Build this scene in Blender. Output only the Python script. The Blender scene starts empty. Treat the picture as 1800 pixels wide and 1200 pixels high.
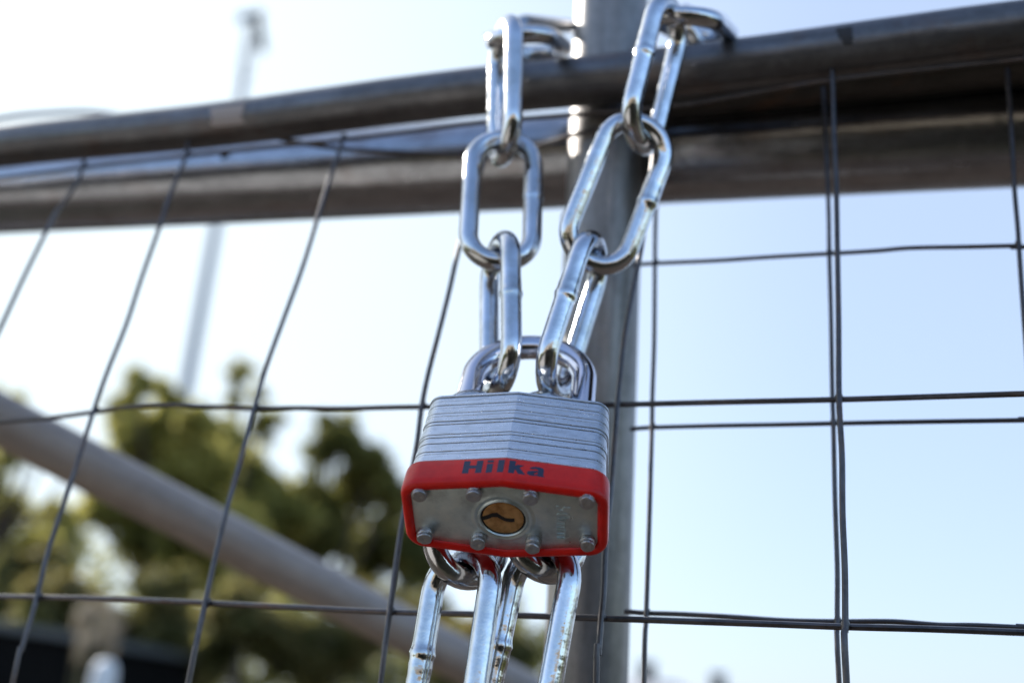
import bpy, bmesh, math, random
from mathutils import Vector, Matrix
random.seed(7)
S = bpy.context.scene
COL = S.collection
R = math.radians

# ------------------------------------------------------------------ camera
F_PX = 1800.0                      # focal length in pixels of an 1800 px wide frame
PITCH, ROLL = R(21.395), R(3.621)
CAM = Vector((0, 0, 1.5))
fwd = Vector((0, math.cos(PITCH), math.sin(PITCH)))
r0 = Vector((1, 0, 0)); u0 = Vector((0, -math.sin(PITCH), math.cos(PITCH)))
rgt = math.cos(ROLL)*r0 + math.sin(ROLL)*u0
upv = -math.sin(ROLL)*r0 + math.cos(ROLL)*u0
cd = bpy.data.cameras.new('camera'); cam = bpy.data.objects.new('camera', cd); COL.objects.link(cam)
cam.matrix_world = Matrix(((rgt.x, upv.x, -fwd.x, CAM.x), (rgt.y, upv.y, -fwd.y, CAM.y), (rgt.z, upv.z, -fwd.z, CAM.z), (0, 0, 0, 1)))
cd.sensor_width = 36; cd.lens = 36; cd.clip_start = 0.01; cd.clip_end = 3000
cd.dof.use_dof = True; cd.dof.focus_distance = 0.272; cd.dof.aperture_fstop = 6.3; cd.dof.aperture_blades = 0
S.camera = cam

# ------------------------------------------------------------------ world, sun, exposure
SUN_EL, SUN_AZ = R(36), R(-51)      # azimuth from the view direction, negative = left
sun_dir = Vector((math.sin(SUN_AZ)*math.cos(SUN_EL), math.cos(SUN_AZ)*math.cos(SUN_EL), math.sin(SUN_EL)))
W = bpy.data.worlds.new("World"); S.world = W; W.use_nodes = True
nt = W.node_tree; bg = nt.nodes['Background']
sky = nt.nodes.new('ShaderNodeTexSky'); sky.sky_type = 'NISHITA'; sky.sun_disc = False
sky.sun_elevation = SUN_EL; sky.sun_rotation = SUN_AZ
sky.air_density = 1.0; sky.dust_density = 2.0; sky.ozone_density = 2.2; sky.altitude = 50
# hazier, paler air towards the sun side of the sky, deeper blue behind the photographer
gtc = nt.nodes.new('ShaderNodeTexCoord'); vdot = nt.nodes.new('ShaderNodeVectorMath'); vdot.operation = 'DOT_PRODUCT'
vdot.inputs[1].default_value = (-.15, .98, .12); nt.links.new(gtc.outputs['Generated'], vdot.inputs[0])
mr = nt.nodes.new('ShaderNodeMapRange'); mr.interpolation_type = 'SMOOTHSTEP'
for k_, v_ in zip((1, 2, 3, 4), (-.3, .7, .0, .68)): mr.inputs[k_].default_value = v_
nt.links.new(vdot.outputs['Value'], mr.inputs[0])
hz = nt.nodes.new('ShaderNodeMix'); hz.data_type = 'RGBA'; hz.inputs[7].default_value = (1.95, 2.36, 3.15, 1)
nt.links.new(mr.outputs[0], hz.inputs[0]); nt.links.new(sky.outputs[0], hz.inputs[6]); 
vd2 = nt.nodes.new('ShaderNodeVectorMath'); vd2.operation = 'DOT_PRODUCT'; vd2.inputs[1].default_value = (-.70, .66, .28)
nt.links.new(gtc.outputs['Generated'], vd2.inputs[0])
m2 = nt.nodes.new('ShaderNodeMapRange'); m2.interpolation_type = 'SMOOTHSTEP'
for k_, v_ in zip((1, 2, 3, 4), (.45, .98, .0, .9)): m2.inputs[k_].default_value = v_
nt.links.new(vd2.outputs['Value'], m2.inputs[0])
gl = nt.nodes.new('ShaderNodeMix'); gl.data_type = 'RGBA'; gl.inputs[7].default_value = (3.2, 3.7, 3.95, 1)
nt.links.new(m2.outputs[0], gl.inputs[0]); nt.links.new(hz.outputs[2], gl.inputs[6]); nt.links.new(gl.outputs[2], bg.inputs[0]); bg.inputs[1].default_value = 0.13
sl = bpy.data.lights.new('sun', 'SUN'); sl.energy = 3.2; sl.angle = R(0.53); sl.color = (1, 0.94, 0.86)
so = bpy.data.objects.new('sun', sl); COL.objects.link(so); so.location = (-5, 5, 8)
so.rotation_euler = (-sun_dir).to_track_quat('-Z', 'Y').to_euler()
S.view_settings.view_transform = 'Standard'; S.view_settings.look = 'None'
S.view_settings.exposure = 1.3; S.view_settings.gamma = 1
S.render.engine = 'CYCLES'
S.render.resolution_x = 1024; S.render.resolution_y = 682

# ------------------------------------------------------------------ helpers
def P(px, py, z):
    """world point seen at photo pixel (px, py), z metres along the view axis"""
    return CAM + rgt*((px-900)/F_PX*z) - upv*((py-600)/F_PX*z) + fwd*z
def camvec(x, y, z): return rgt*x - upv*y + fwd*z
def next_pt(px, py, prev, dist):
    """point on the ray of (px,py), `dist` from prev, the farther of the two"""
    d = (P(px, py, 1)-CAM); o = CAM-prev
    a = d.dot(d); b = 2*d.dot(o); c = o.dot(o)-dist*dist
    disc = max(b*b-4*a*c, 0)
    return CAM + d*((-b+math.sqrt(disc))/(2*a))

def tag(o, label=None, cat=None, group=None, kind=None):
    if label: o['label'] = label
    if cat: o['category'] = cat
    if group: o['group'] = group
    if kind: o['kind'] = kind
    return o
def empty(name, loc, **k):
    o = bpy.data.objects.new(name, None); COL.objects.link(o); o.location = loc; o.empty_display_size = 0.01
    return tag(o, **k)
def world_loc(o):
    v = Vector(o.location)
    return v if o.parent is None else v + world_loc(o.parent)
class MB:
    def __init__(s): s.v = []; s.f = []; s.uv = []
    def add(s, vs, fs, uvs=None):
        b = len(s.v); s.v += [Vector(v) for v in vs]
        for i, f in enumerate(fs):
            s.f.append([b+j for j in f]); s.uv.append(uvs[i] if uvs else [(0, 0)]*len(f))
    def loops(s, rings, close=True, cap0=False, cap1=False, uvs=None):
        """skin successive rings of equal length"""
        n = len(rings[0]); vs = [p for r in rings for p in r]; fs = []; uv = []
        for i in range(len(rings)-1):
            for j in range(n if close else n-1):
                k = (j+1) % n
                fs.append((i*n+j, i*n+k, (i+1)*n+k, (i+1)*n+j))
                if uvs:
                    k2 = j+1
                    uv.append([(uvs[0][j], uvs[1][i]), (uvs[0][k2], uvs[1][i]), (uvs[0][k2], uvs[1][i+1]), (uvs[0][j], uvs[1][i+1])])
        if cap0: fs.append(tuple(reversed(range(n)))); uvs and uv.append([(0, uvs[1][0])]*n)
        if cap1: fs.append(tuple(range((len(rings)-1)*n, len(rings)*n))); uvs and uv.append([(0, uvs[1][-1])]*n)
        s.add(vs, fs, uv if uvs else None)
    def tube(s, pts, rad, n=16, closed=False, caps=True, hint=None):
        pts = [Vector(p) for p in pts]; m = len(pts)
        rads = rad if isinstance(rad, (list, tuple)) else [rad]*m
        T = []
        for i in range(m):
            if closed: t = pts[(i+1) % m]-pts[i-1]
            else: t = pts[min(i+1, m-1)]-pts[max(i-1, 0)]
            T.append(t.normalized())
        nrm = Vector(hint) if hint else T[0].orthogonal()
        nrm = (nrm - T[0]*nrm.dot(T[0])).normalized()
        rings = []; L = 0; vv = []
        for i in range(m):
            if i:
                nrm = (nrm - T[i]*nrm.dot(T[i])).normalized(); L += (pts[i]-pts[i-1]).length
            b = T[i].cross(nrm); vv.append(L)
            rings.append([pts[i]+(nrm*math.cos(2*math.pi*j/n)+b*math.sin(2*math.pi*j/n))*rads[i] for j in range(n)])
        if closed:
            rings.append(rings[0]); vv.append(L+(pts[0]-pts[-1]).length); caps = False
        uu = [2*math.pi*rads[0]*j/n for j in range(n+1)]
        s.loops(rings, cap0=caps, cap1=caps, uvs=(uu, vv))
    def box(s, c, sx, sy, sz, M=None):
        vs = [Vector((x*sx/2, y*sy/2, z*sz/2)) for x in (-1, 1) for y in (-1, 1) for z in (-1, 1)]
        vs = [Vector(c)+((M @ v) if M else v) for v in vs]
        s.add(vs, [(0, 1, 3, 2), (4, 6, 7, 5), (0, 4, 5, 1), (2, 3, 7, 6), (0, 2, 6, 4), (1, 5, 7, 3)])
    def build(s, name, mat, parent=None, origin=None, smooth=True, sharp=35, T=None, fixn=True, weld=0):
        off = world_loc(parent) if parent else (Vector(origin) if origin else Vector((0, 0, 0)))
        vs = [(T @ v) if T else v for v in s.v]
        me = bpy.data.meshes.new(name)
        me.from_pydata([v-off for v in vs], [], s.f)
        ul = me.uv_layers.new(name='UVMap'); i = 0
        for f in s.uv:
            for u in f: ul.data[i].uv = u; i += 1
        if fixn or weld:
            bm = bmesh.new(); bm.from_mesh(me)
            if weld: bmesh.ops.remove_doubles(bm, verts=bm.verts, dist=weld)
            if fixn: bmesh.ops.recalc_face_normals(bm, faces=bm.faces)
            bm.to_mesh(me); bm.free()
        if smooth:
            me.polygons.foreach_set('use_smooth', [True]*len(me.polygons))
            me.set_sharp_from_angle(angle=R(sharp))
        me.materials.append(mat)
        o = bpy.data.objects.new(name, me); COL.objects.link(o)
        if parent: o.parent = parent
        elif origin: o.location = origin
        return o
def smooth_path(pts, sub=6):
    """Catmull-Rom through pts"""
    pts = [Vector(p) for p in pts]; q = [pts[0]*2-pts[1]]+pts+[pts[-1]*2-pts[-2]]; out = []
    for i in range(1, len(q)-2):
        a, b, c, d = q[i-1:i+3]
        for k in range(sub):
            t = k/sub
            out.append(0.5*((2*b)+(c-a)*t+(2*a-5*b+4*c-d)*t*t+(3*b-a-3*c+d)*t**3))
    out.append(pts[-1]); return out

# ------------------------------------------------------------------ materials
def mat(name, col=(.5, .5, .5), rough=.5, metal=0., **kw):
    m = bpy.data.materials.new(name); m.use_nodes = True
    b = m.node_tree.nodes['Principled BSDF']
    b.inputs['Base Color'].default_value = (*col, 1); b.inputs['Roughness'].default_value = rough
    b.inputs['Metallic'].default_value = metal
    for k, v in kw.items(): b.inputs[k].default_value = v
    return m
def nodes(m): return m.node_tree.nodes, m.node_tree.links, m.node_tree.nodes['Principled BSDF']
def noise(m, scale, detail=4, rough=.55, coord='Object', stretch=(1, 1, 1)):
    N, L, b = nodes(m)
    tc = N.new('ShaderNodeTexCoord'); mp = N.new('ShaderNodeMapping'); mp.inputs['Scale'].default_value = stretch
    n = N.new('ShaderNodeTexNoise'); n.inputs['Scale'].default_value = scale; n.inputs['Detail'].default_value = detail
    n.inputs['Roughness'].default_value = rough
    L.new(tc.outputs[coord], mp.inputs[0]); L.new(mp.outputs[0], n.inputs['Vector'])
    return n.outputs['Fac']
def ramp(m, fac, stops):
    N, L, b = nodes(m); r = N.new('ShaderNodeValToRGB'); e = r.color_ramp.elements
    while len(e) < len(stops): e.new(.5)
    for i, (p, c) in enumerate(stops): e[i].position = p; e[i].color = (*c, 1) if len(c) == 3 else c
    L.new(fac, r.inputs[0]); return r.outputs[0]
def rrange(m, fac, lo, hi, a=.3, b_=.7):
    N, L, b = nodes(m); r = N.new('ShaderNodeMapRange'); r.inputs[1].default_value = a; r.inputs[2].default_value = b_
    r.inputs[3].default_value = lo; r.inputs[4].default_value = hi; L.new(fac, r.inputs[0]); return r.outputs[0]
def bump(m, fac, strength, dist):
    N, L, b = nodes(m); k = N.new('ShaderNodeBump'); k.inputs['Strength'].default_value = strength
    k.inputs['Distance'].default_value = dist; L.new(fac, k.inputs['Height'])
    if b.inputs['Normal'].is_linked: L.new(b.inputs['Normal'].links[0].from_socket, k.inputs['Normal'])
    L.new(k.outputs[0], b.inputs['Normal'])
def mixc(m, fac, a, c):
    N, L, b = nodes(m); x = N.new('ShaderNodeMix'); x.data_type = 'RGBA'
    L.new(fac, x.inputs[0])
    for s, v in ((6, a), (7, c)):
        if hasattr(v, 'is_output'): L.new(v, x.inputs[s])
        else: x.inputs[s].default_value = (*v, 1)
    return x.outputs[2]
def link(m, sock, out): m.node_tree.links.new(out, m.node_tree.nodes['Principled BSDF'].inputs[sock])

# zinc plated chain
M_chain = mat('zinc_chain', (.72, .74, .77), .1, 1.)
f = noise(M_chain, 260, 4); link(M_chain, 'Roughness', rrange(M_chain, f, .08, .22))
bump(M_chain, noise(M_chain, 190, 3), .16, .0012)
bump(M_chain, noise(M_chain, 1800, 3), .05, .0001)
link(M_chain, 'Base Color', ramp(M_chain, noise(M_chain, 90, 5), [(.25, (.44, .45, .45)), (.6, (.63, .65, .69))]))
# polished shackle
M_shackle = mat('shackle_chrome', (.58, .59, .67), .07, 1.)
bump(M_shackle, noise(M_shackle, 400, 3), .05, .0004)
link(M_shackle, 'Roughness', rrange(M_shackle, noise(M_shackle, 900, 4), .05, .14))
# laminated steel
M_lam = mat('laminated_steel', (.64, .66, .69), .34, .95)
link(M_lam, 'Roughness', rrange(M_lam, noise(M_lam, 700, 5), .22, .45))
bump(M_lam, noise(M_lam, 3600, 5, .7), .6, .00014)
bump(M_lam, noise(M_lam, 1500, 3, .6, stretch=(.4, .4, 3)), .22, .0001)
link(M_lam, 'Base Color', ramp(M_lam, noise(M_lam, 500, 6, .7, stretch=(.4, .4, 3)), [(.3, (.46, .48, .50)), (.5, (.62, .66, .71)), (.75, (.68, .72, .77))]))
M_plate = mat('zinc_plate', (.5, .53, .52), .36, .9)
link(M_plate, 'Roughness', rrange(M_plate, noise(M_plate, 300, 5), .27, .48))
bump(M_plate, noise(M_plate, 2200, 5, .7), .5, .00012)
link(M_plate, 'Base Color', ramp(M_plate, noise(M_plate, 160, 6, .65), [(.3, (.40, .48, .51)), (.5, (.60, .70, .72)), (.75, (.76, .82, .80))]))
M_rivet = mat('rivet_steel', (.42, .42, .43), .38, .9)
bump(M_rivet, noise(M_rivet, 1500, 4), .5, .0003)
M_red = mat('red_vinyl', (.42, .004, .006), .33, 0., **{'Specular IOR Level': .28})
bump(M_red, noise(M_red, 260, 3), .1, .0006); bump(M_red, noise(M_red, 2500, 3), .12, .0001)
link(M_red, 'Roughness', rrange(M_red, noise(M_red, 400, 5), .27, .42))
c_ = ramp(M_red, noise(M_red, 140, 6, .65), [(.3, (.50, .008, .006)), (.6, (.68, .014, .008))])
c_ = mixc(M_red, rrange(M_red, noise(M_red, 2100, 3, .6), 0, .5, .70, .76), c_, (.5, .2, .19))
link(M_red, 'Base Color', c_)
M_ink = mat('navy_ink', (.012, .018, .05), .45)
M_brass = mat('brass_plug', (.50, .24, .07), .36, .85)
bump(M_brass, noise(M_brass, 1300, 5, .7), .3, .0002)
link(M_brass, 'Base Color', ramp(M_brass, noise(M_brass, 450, 5), [(.3, (.38, .17, .05)), (.65, (.74, .42, .17))]))
M_black = mat('dark_gap', (.006, .005, .005), .6)
# galvanised tube
def galv(name, dark, light, metal=.75, rough=(.3, .55), rust=.25, scl=1.):
    m = mat(name, light, .4, metal)
    a = noise(m, 90*scl, 7, .7, 'UV', (1., .35, 1)); c = ramp(m, a, [(.3, dark), (.7, light)])
    st = noise(m, 420*scl, 3, .5, 'UV', (1., .05, 1))
    c2 = mixc(m, rrange(m, st, 0, .75, .42, .66), c, tuple(x*.55 for x in light))
    ru = noise(m, 55*scl, 7, .7, 'UV', (1, .5, 1))
    c3 = mixc(m, rrange(m, ru, 0, rust, .52, .66), c2, (.16, .08, .04))
    N, L, b = nodes(m); tc = N.new('ShaderNodeTexCoord'); vo = N.new('ShaderNodeTexVoronoi'); vo.inputs['Scale'].default_value = 330*scl
    L.new(tc.outputs['UV'], vo.inputs['Vector']); bw = N.new('ShaderNodeSeparateColor'); L.new(vo.outputs['Color'], bw.inputs[0])
    c3 = mixc(m, rrange(m, bw.outputs[0], 0, .14, .2, .95), c3, tuple(min(1, x*1.4) for x in light))
    fl = noise(m, 260*scl, 3, .5, 'UV'); c3 = mixc(m, rrange(m, fl, 0, .6, .72, .76), c3, (.03, .022, .018))
    link(m, 'Base Color', c3)
    link(m, 'Roughness', rrange(m, noise(m, 120*scl, 5, .6, 'UV', (1, .2, 1)), rough[0], rough[1]))
    bump(m, noise(m, 900, 4, .6, 'UV', (1, .25, 1)), .25, .0003)
    bump(m, noise(m, 60, 3, .5, 'UV', (1, .4, 1)), .2, .002)
    return m
M_rail = galv('galvanised_rail', (.08, .08, .085), (.18, .18, .19), .8, (.28, .5), .35)
M_tube = galv('galvanised_tube', (.24, .25, .275), (.45, .47, .515), .97, (.16, .28), .3)
M_post = galv('galvanised_post', (.17, .165, .16), (.31, .295, .285), .75, (.32, .5), .15)
M_brace = galv('galvanised_brace', (.32, .265, .225), (.42, .355, .31), .05, (.4, .6), .2, .5)
M_wire = galv('mesh_wire', (.06, .055, .055), (.14, .13, .13), .8, (.25, .5), .45, 2.)
M_smear = mat('dried_smear', (.42, .36, .33), .7)
bump(M_smear, noise(M_smear, 600, 4), .4, .0004)
M_darkspot = mat('weld_scorch', (.03, .028, .028), .6, .3)

# ------------------------------------------------------------------ ground, sky setting
M_ground = mat('ground_soil', (.2, .16, .11), .9)
g1 = ramp(M_ground, noise(M_ground, .35, 6), [(.35, (.022, .016, .011)), (.5, (.06, .038, .024)), (.62, (.02, .023, .01))])
link(M_ground, 'Base Color', mixc(M_ground, rrange(M_ground, noise(M_ground, 6, 8, .7), 0, .6), g1, (.045, .032, .023)))
bump(M_ground, noise(M_ground, 8, 8, .7), .6, .05)
mb = MB(); n = 40; G = 500
vs = []; fs = []
for i in range(n+1):
    for j in range(n+1):
        a = (i/n*2-1); b = (j/n*2-1); x = math.copysign(abs(a)**3, a)*G; y = math.copysign(abs(b)**3, b)*G
        vs.append((x, y, (-.04*abs(math.sin(x*.9)*math.cos(y*.7)))))
fs = [(i*(n+1)+j, (i+1)*(n+1)+j, (i+1)*(n+1)+j+1, i*(n+1)+j+1) for i in range(n) for j in range(n)]
mb.add(vs, fs); tag(mb.build('ground', M_ground), kind='structure')

M_added_path = mat('added_path_gravel', (.3, .25, .19), .9)  # pale path added out of view for chrome and rear tube to reflect
link(M_added_path, 'Base Color', ramp(M_added_path, noise(M_added_path, 9, 9, .75), [(.3, (.28, .25, .21)), (.5, (.42, .38, .32)), (.72, (.52, .48, .42))]))
bump(M_added_path, noise(M_added_path, 60, 6, .7), .6, .01)
mb = MB(); e1 = [(-30+i*1.0, -.22+.10*math.sin(i*1.7)+.05*math.sin(i*4.1)) for i in range(61) if i < 30]
mb.add([(x, y, .006) for x, y in e1]+[(x, -6.5+.3*math.sin(x), .006) for x, y in e1], [(i, i+1, 31+i, 30+i) for i in range(29)])
tag(mb.build('path', M_added_path), kind='structure')

# ------------------------------------------------------------------ fence geometry
hv = camvec(-5850, 270, 1800).normalized(); vv_ = camvec(500, -3320, 1800).normalized()
pn = hv.cross(vv_).normalized()
PD = 0.335
def on_plane(px, py, off=0., pd=PD, norm=pn, anchor=(900, 700)):
    p0 = P(anchor[0], anchor[1], pd); d = P(px, py, 1)-CAM
    n_ = norm if norm.dot(fwd) > 0 else -norm
    return CAM + d*((p0+n_*off-CAM).dot(n_)/d.dot(n_))
def on_line(px, a, b):
    """point of the line a-b that projects to column px"""
    d = b-a; lo, hi = -6., 6.
    def col(t):
        q = a+d*t-CAM; return q.dot(rgt)/q.dot(fwd)*F_PX+900
    # solve linearly: (q.rgt) - k (q.fwd) = 0
    k = (px-900)/F_PX; q = a-CAM
    t = -(q.dot(rgt)-k*q.dot(fwd))/(d.dot(rgt)-k*d.dot(fwd))
    return a+d*t
def extend(a, b, ea, eb):
    d = (b-a).normalized(); return a-d*ea, b+d*eb

def wire_mesh_tubes(mb, paths, rad, n=8):
    for pts in paths: mb.tube(smooth_path(pts, 5), rad, n)

# --- front panel
ra, rb = on_plane(0, 261), on_plane(1800, 53)
fa, fb = extend(ra, rb, .9, .5)
root = empty('wire_fence', Vector((P(900, 700, PD).x, P(900, 700, PD).y, 0)),
             label='welded wire mesh fence panel with thin top rail that the chain hangs over', cat='fence panel')
mb = MB(); mid = [fa.lerp(fb, i/60)+upv*(.0007*math.sin(i*.9)) for i in range(61)]
mb.tube(mid, .0096, 32); mb.build('top_rail', M_rail, root)
V = [[(148, 282), (137, 318), (118, 348), (100, 372), (85, 400), (42, 487), (0, 578), (-62, 708), (-130, 860), (-200, 1040), (-250, 1180)],
     [(333, 246), (323, 285), (300, 340), (283, 392), (250, 485), (222, 570), (188, 655), (163, 727), (140, 800), (112, 885), (84, 970), (62, 1060), (38, 1140), (22, 1200)],
     [(604, 236), (596, 268), (583, 305), (558, 385), (530, 475), (498, 562), (466, 650), (446, 720), (428, 790), (400, 890), (378, 980), (359, 1066), (343, 1140), (331, 1200)],
     [(872, 205), (840, 320), (806, 440), (790, 510), (770, 590), (752, 660), (741, 716), (733, 780), (718, 860), (705, 930), (695, 1000), (685, 1074), (676, 1140), (669, 1200)],
     [(1162, 165), (1146, 300), (1128, 430), (1114, 505), (1098, 590), (1091, 650), (1085, 712), (1079, 790), (1073, 870), (1064, 960), (1061, 1040), (1057, 1085), (1052, 1150), (1048, 1200)],
     [(1461, 96), (1464, 160), (1466, 240), (1470, 330), (1472, 440), (1474, 560), (1475, 702), (1480, 800), (1481, 900), (1485, 1000), (1486, 1100), (1488, 1200)],
     [(1800, 60), (1835, 300), (1862, 500), (1880, 700), (1905, 900), (1925, 1120), (1935, 1200)]]
H = [[(-150, 333), (0, 314), (150, 294), (330, 274), (480, 258), (600, 246), (720, 232), (860, 214), (1000, 203), (1180, 187), (1300, 168), (1455, 142), (1640, 121), (1800, 104), (1950, 84)],
     [(-150, 760), (0, 741), (90, 734), (165, 724), (210, 717), (260, 713), (310, 712), (380, 715), (446, 718), (520, 717), (600, 718), (680, 716), (741, 715), (900, 714), (1085, 711), (1250, 707), (1475, 702), (1640, 697), (1800, 692), (1950, 688)],
     [(-150, 1043), (0, 1048), (62, 1049), (200, 1052), (359, 1059), (520, 1067), (685, 1075), (850, 1079), (1057, 1086), (1200, 1091), (1350, 1096), (1486, 1101), (1640, 1105), (1800, 1111), (1950, 1116)]]
mb = MB()
pv = []; down = -vv_ if vv_.z > 0 else vv_
for i, c in enumerate(V):
    q = [on_plane(x, y, -.001) for x, y in c]
    e = q[-1]; dn = Vector((0.02*math.sin(i*2.), 0, -1)).normalized()
    q += [e+dn*(k*.11)+Vector((.002*math.sin(k*2.1+i), 0, 0)) for k in range(1, 13)]
    pv.append(q)
wire_mesh_tubes(mb, pv, .00091)
def weld_spots(mb, vs_, hs_, rad):
    for a in vs_:
        A = smooth_path(a, 5)
        for b in hs_:
            B = smooth_path(b, 5); best = None
            for i in range(len(A)-1):
                for j in range(len(B)-1):
                    d_ = (A[i]-B[j]).length
                    if best is None or d_ < best[0]: best = (d_, i, j)
            if best[0] > .012: continue
            i, j = best[1], best[2]; u_ = (A[min(i+1, len(A)-1)]-A[max(i-1, 0)]).normalized(); w_ = (B[min(j+1, len(B)-1)]-B[max(j-1, 0)]).normalized()
            # nearest points of the two straight pieces
            p0 = A[i]; q0 = B[j]; n3 = u_.cross(w_); den = n3.dot(n3)
            t = (q0-p0).cross(w_).dot(n3)/den; s_ = (q0-p0).cross(u_).dot(n3)/den
            c = ((p0+u_*t)+(q0+w_*s_))/2
            mb.tube([c-u_*rad*1.7, c-u_*rad*1.3, c, c+u_*rad*1.2, c+u_*rad*1.7], [rad*.5, rad*1.1, rad*1.45, rad*1.1, rad*.5], 10)
weld_spots(mb, pv, [[on_plane(x, y, .0010) for x, y in c] for c in H], .00091)
# uprights either side of the view
for k in range(-9, 0):
    base = on_plane(-62, 708, -.001)+hv*(-k*.062 if hv.x < 0 else k*.062)
    mb.tube(smooth_path([base+vv_*(.10*s)+Vector((.001*math.sin(s*3+k), 0, 0)) for s in (1.1, .6, 0, -2, -5, -9, -13)], 4), .00091, 6)
for k in range(1, 5):
    base = on_plane(1905, 900, -.001)-hv*(k*.062)
    mb.tube(smooth_path([base+vv_*(.10*s) for s in (1.5, .6, 0, -2, -5, -9, -12)], 4), .00091, 6)
hp = []
for i, c in enumerate(H):
    q = [on_plane(x, y, .0010 if i else .0006) for x, y in c]
    q = [q[0]+hv*.3]+q+[q[-1]-hv*.15]
    hp.append(q)
lowest = [on_plane(x, 1101+(x-900)*.03, .001) for x in (-150, 400, 900, 1400, 1950)]
for k in range(1, 18):
    hp.append([lowest[0]+hv*.3+Vector((0, 0, -k*.075))]+[p+Vector((0, 0, -k*.075+.002*math.sin(k*3+p.x*20))) for p in lowest]+[lowest[-1]-hv*.15+Vector((0, 0, -k*.075))])
wire_mesh_tubes(mb, hp, .00091)
mb.build('wire_mesh', M_wire, root)
# pale smear of dried mortar on the rail and a scorched weld spot
ax = (rb-ra).normalized(); 
def rail_patch(px0, px1, seed, a0, a1, name, m, rr=.0098):
    p0, p1 = on_line(px0, ra, rb), on_line(px1, ra, rb); rnd = random.Random(seed)
    e1 = (CAM-p0); e1 = (e1-ax*e1.dot(ax)).normalized(); e2 = ax.cross(e1)
    if e2.z < 0: e2 = -e2
    nu, nv = 16, 14; vs = []; fs = []
    j1 = [rnd.uniform(-.16, .16) for _ in range(nv+1)]; j2 = [rnd.uniform(-.12, .12) for _ in range(nv+1)]
    for j in range(nv+1):
        t = j/nv; w0 = .04+.38*abs(1-t)*(1-t)+j1[j]*.5; w1 = .95+j2[j]*.5
        ang = R(a0+(a1-a0)*t)
        for i in range(nu+1):
            s = w0+(w1-w0)*i/nu
            vs.append(p0.lerp(p1, s)+(e1*math.cos(ang)+e2*math.sin(ang))*rr)
    fs = [(j*(nu+1)+i, j*(nu+1)+i+1, (j+1)*(nu+1)+i+1, (j+1)*(nu+1)+i) for j in range(nv) for i in range(nu)]
    mb = MB(); mb.add(vs, fs); mb.build(name, m, root)
rail_patch(388, 452, 3, -62, 42, 'mortar_smear', M_smear)
rail_patch(1470, 1500, 5, 10, 55, 'weld_mark', M_darkspot)

# --- post
pt, pb = P(1075, 0, .432), P(1031, 1150, .368)
d = (pt-pb).normalized(); foot = pb+d*((0.0-pb.z)/d.z); top = pt+d*.35
proot = empty('fence_post', foot, label='round upright steel post standing behind the chain and padlock', cat='post')
mb = MB(); mb.tube([foot.lerp(top, i/24) for i in range(25)], .0152, 40); mb.build('post_tube', M_post, proot)
mb = MB(); c = P(1055, 398, .412); mb.tube([c+d*.0035, c-d*.0035], .0158, 40, caps=False)
mb.build('joint_ring', mat('joint_ring', (.12, .10, .10), .5, .7), proot)
mb = MB(); mb.tube([top, top+d*.006], .0160, 40); mb.build('post_cap', M_post, proot)
mb = MB(); mb.tube([foot-Vector((0, 0, .02)), foot+Vector((0, 0, .05))], [.12, .1], 24)
mb.build('concrete_footing', mat('footing', (.32, .31, .29), .9), proot)

# --- big tube behind
ta, tb = P(0, 342, .545), P(1800, 234, .392)
ta2, tb2 = extend(ta, tb, .9, .5)
mb = MB(); mb.tube([ta2.lerp(tb2, i/40) for i in range(41)], .0209, 48)
troot = empty('scaffold_tube', (ta2+tb2)/2, label='thick horizontal galvanised tube running across behind the post', cat='tube')
mb.build('tube_body', M_tube, troot)
mb = MB(); bc = P(398, 274, .482); mb.tube([bc+fwd*.004, bc-fwd*.003], .0023, 6); mb.build('bolt', mat('bolt_black', (.01, .01, .012), .5), troot)

# --- right rear panel
nra, nrb = P(1122, 172, .420), P(1800, 101, .372)
nrb2 = nrb+(nrb-nra).normalized()*.35
broot = empty('wire_fence', Vector((nra.x, nra.y, 0)), label='second wire mesh panel on the right, behind the first, starting at the post', cat='fence panel')
mb = MB(); mb.tube([nra.lerp(nrb2, i/30) for i in range(31)], .0108, 28)
mb.build('top_rail', galv('rear_rail', (.035, .032, .03), (.08, .075, .07), .7, (.35, .55), .5), broot)
bh = (nrb-nra).normalized(); bv = Vector((.0, .12, 1)).normalized(); bn = bh.cross(bv).normalized()
if bn.dot(fwd) < 0: bn = -bn
def on_back(px, py, off=0.):
    dd = P(px, py, 1)-CAM; return CAM+dd*((nra-bn*.004+bn*off-CAM).dot(bn)/dd.dot(bn))
BV = [[(1163, 175), (1156, 300), (1152, 400), (1151, 500), (1150, 600), (1147, 690), (1146, 750), (1143, 860), (1140, 960), (1136, 1080), (1132, 1200)],
      [(1447, 150), (1450, 220), (1454, 300), (1457, 380), (1458, 450), (1461, 560), (1463, 680), (1465, 745), (1468, 880), (1472, 1000), (1472, 1090), (1475, 1200)],
      [(1770, 110), (1774, 170), (1779, 250), (1783, 330), (1789, 400), (1791, 432), (1797, 520), (1806, 640), (1812, 740), (1824, 950), (1832, 1200)]]
BH = [[(1112, 466), (1150, 463), (1260, 458), (1350, 452), (1457, 446), (1540, 441), (1600, 436), (1700, 434), (1791, 432), (1900, 430)],
      [(1108, 754), (1147, 751), (1260, 748), (1370, 746), (1465, 744), (1560, 742), (1680, 740), (1810, 738), (1920, 736)],
      [(1098, 1074), (1137, 1077), (1200, 1079), (1290, 1084), (1380, 1090), (1472, 1092), (1570, 1092), (1650, 1098), (1720, 1099), (1826, 1104), (1920, 1108)]]
mb = MB(); pv = []
for i, c in enumerate(BV):
    q = [on_back(x, y, -.0011) for x, y in c]; e = q[-1]
    q += [e+Vector((0, 0, -k*.11)) for k in range(1, 13)]; pv.append(q)
e = on_back(1812, 740)
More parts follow.
